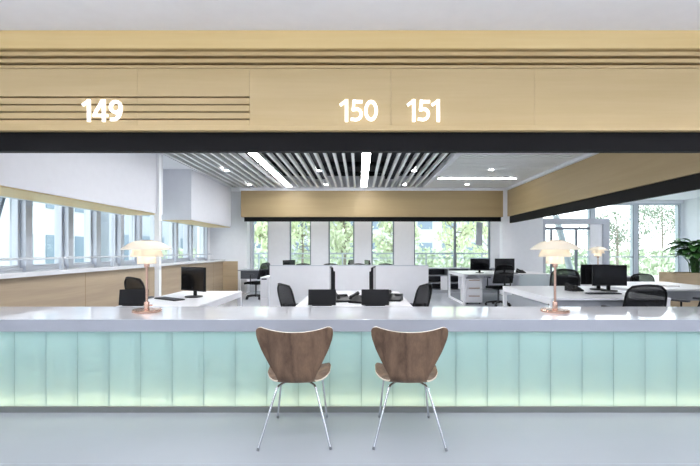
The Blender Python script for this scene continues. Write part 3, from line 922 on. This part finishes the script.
# ------------------------------------------------------------------ outside
gr = struct(MB().box(-60, 70, -10, 90, -.45, -.35).build('ground', M['lawn']))
def tree(label, x, y, h, rad, nleaf, m, seed, leaf=.16, trunk=.09, base=.35, group='trees outside'):
    r = random.Random(seed)
    t = thing('tree', label, 'tree', (x, y, -.36), 0, group)
    tb = MB()
    tb.tube([(0, 0, 0), (.05, .02, h * .4), (-.03, 0, h * .92)], [trunk, trunk * .7, trunk * .15], 8)
    tips = []
    for i in range(26):
        a = r.uniform(0, 2 * math.pi); z0 = h * r.uniform(base, .8); k_ = r.uniform(.5, 1)
        prof = math.sqrt(max(.05, 1 - ((z0 / h - .55) / .5) ** 2))
        e = Vector((math.cos(a) * rad * k_ * prof, math.sin(a) * rad * k_ * prof, min(h, z0 + h * r.uniform(.08, .22))))
        s0 = Vector((0, 0, z0)); mid = s0.lerp(e, .5) + Vector((0, 0, -.04 * h))
        tb.tube([s0, mid, e], [trunk * .3, trunk * .2, trunk * .06], 5); tips += [mid.lerp(e, .3), mid.lerp(e, .7), e]
    tb.build('trunk', M['bark'], t, smooth=True)
    lf = MB()
    for i in range(int(nleaf * .7)):
        c = r.choice(tips) + Vector((r.gauss(0, 1), r.gauss(0, 1), r.gauss(0, .8))) * rad * .16
        e = Euler((r.uniform(0, 6.28), r.uniform(0, 6.28), r.uniform(0, 6.28))).to_matrix()
        s_ = leaf * r.uniform(.6, 1.2)
        lf.add([c + e @ Vector(v) for v in ((-s_, 0, 0), (0, -s_ * .45, 0), (s_, 0, 0), (0, s_ * .45, 0))], [(0, 1, 2, 3)])
    lf.build('foliage', m, t)
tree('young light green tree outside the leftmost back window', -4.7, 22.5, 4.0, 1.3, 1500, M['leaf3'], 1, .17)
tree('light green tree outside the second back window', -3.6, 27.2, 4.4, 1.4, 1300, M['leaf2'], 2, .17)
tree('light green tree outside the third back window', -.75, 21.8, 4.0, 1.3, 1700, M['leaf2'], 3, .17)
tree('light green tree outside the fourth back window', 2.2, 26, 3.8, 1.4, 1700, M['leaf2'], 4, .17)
tree('washed out green tree left of the mullion in the wide back window', 4.9, 22, 4.0, 1.3, 1300, M['leaf3'], 5, .14)
tree('washed out green tree at the right of the wide back window', 7.2, 24, 3.6, 1.0, 800, M['leaf3'], 6, .14)
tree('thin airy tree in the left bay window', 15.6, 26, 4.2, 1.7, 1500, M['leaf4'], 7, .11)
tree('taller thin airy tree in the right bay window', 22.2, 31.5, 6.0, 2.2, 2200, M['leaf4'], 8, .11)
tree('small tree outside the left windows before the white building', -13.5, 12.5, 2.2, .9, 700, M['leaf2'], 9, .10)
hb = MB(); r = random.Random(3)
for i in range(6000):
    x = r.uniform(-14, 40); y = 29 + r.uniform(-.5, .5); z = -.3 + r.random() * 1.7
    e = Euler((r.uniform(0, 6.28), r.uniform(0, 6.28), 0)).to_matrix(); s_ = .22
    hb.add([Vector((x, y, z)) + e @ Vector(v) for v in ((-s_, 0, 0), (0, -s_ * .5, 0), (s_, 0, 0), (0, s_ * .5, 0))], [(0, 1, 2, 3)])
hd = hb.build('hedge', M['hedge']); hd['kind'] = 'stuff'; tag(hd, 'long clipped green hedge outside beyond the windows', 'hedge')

def building(label, x, y, w, d, h, floors, bays, m, face):
    """face '-y': windows towards the office; face '+x': windows towards the left windows"""
    t = thing('building', label, 'building', (x, y, -.36), 0, 'buildings outside')
    MB().box(0, w, 0, d, 0, h).build('wall', m, t)
    MB().box(-.15, w + .15, -.15, d + .15, h, h + .3).build('roof', M['build2'], t)
    fh = h / floors
    for f_ in range(floors):
        for b_ in range(bays):
            z0, z1 = f_ * fh + fh * .28, f_ * fh + fh * .82
            if face == '-y':
                bw_ = w / bays; a, b = b_ * bw_ + bw_ * .2, (b_ + 1) * bw_ - bw_ * .2
                MB().box(a, b, -.05, .0, z0, z1).build('window', M['winblue'], t)
            else:
                bw_ = d / bays; a, b = b_ * bw_ + bw_ * .2, (b_ + 1) * bw_ - bw_ * .2
                MB().box(w, w + .05, a, b, z0, z1).build('window', M['winblue'], t)
    return t
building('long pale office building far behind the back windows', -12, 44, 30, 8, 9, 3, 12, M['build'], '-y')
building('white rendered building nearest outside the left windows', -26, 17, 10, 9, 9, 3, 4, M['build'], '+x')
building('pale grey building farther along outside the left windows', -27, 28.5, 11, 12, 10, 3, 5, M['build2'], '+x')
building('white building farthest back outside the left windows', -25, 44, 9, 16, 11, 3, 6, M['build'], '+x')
co = MB().tube([(8.4, 16.6, -.36), (7.4, 16.6, 3.4)], .12, 14).build('raking_column', M['build'], smooth=True)
tag(co, 'white leaning column outside behind the entrance portal', 'column')

# ------------------------------------------------------------------ sky, camera, view
wd = bpy.data.worlds.new('sky'); scn.world = wd; wd.use_nodes = True
N, L = wd.node_tree.nodes, wd.node_tree.links
bg = N['Background']
tc = N.new('ShaderNodeTexCoord'); sp = N.new('ShaderNodeSeparateXYZ'); rp = N.new('ShaderNodeValToRGB')
rp.color_ramp.elements[0].position = 0; rp.color_ramp.elements[0].color = lin('#f6f8fb')
rp.color_ramp.elements[1].position = .8; rp.color_ramp.elements[1].color = lin('#d6e2f2')
L.new(tc.outputs['Generated'], sp.inputs[0]); L.new(sp.outputs['Z'], rp.inputs[0]); L.new(rp.outputs[0], bg.inputs['Color'])
bg.inputs['Strength'].default_value = 3.2

cam = bpy.data.cameras.new('camera'); co = bpy.data.objects.new('camera', cam); COL.objects.link(co)
co.location = (0, 0, 1.3); co.rotation_euler = (R(90), 0, 0)
cam.sensor_fit = 'HORIZONTAL'; cam.sensor_width = 36; cam.lens = 430 / 700 * 36
cam.shift_x = -9 / 700; cam.shift_y = 17.5 / 700
cam.clip_end = 300
scn.camera = co
vs_ = scn.view_settings
vs_.view_transform = 'Standard'; vs_.look = 'None'; vs_.exposure = .3; vs_.gamma = 1.; vs_.use_curve_mapping = False
scn.cycles.use_denoising = True
scn.cycles.max_bounces = 10; scn.cycles.diffuse_bounces = 5; scn.cycles.transparent_max_bounces = 16
scn.cycles.sample_clamp_indirect = 6
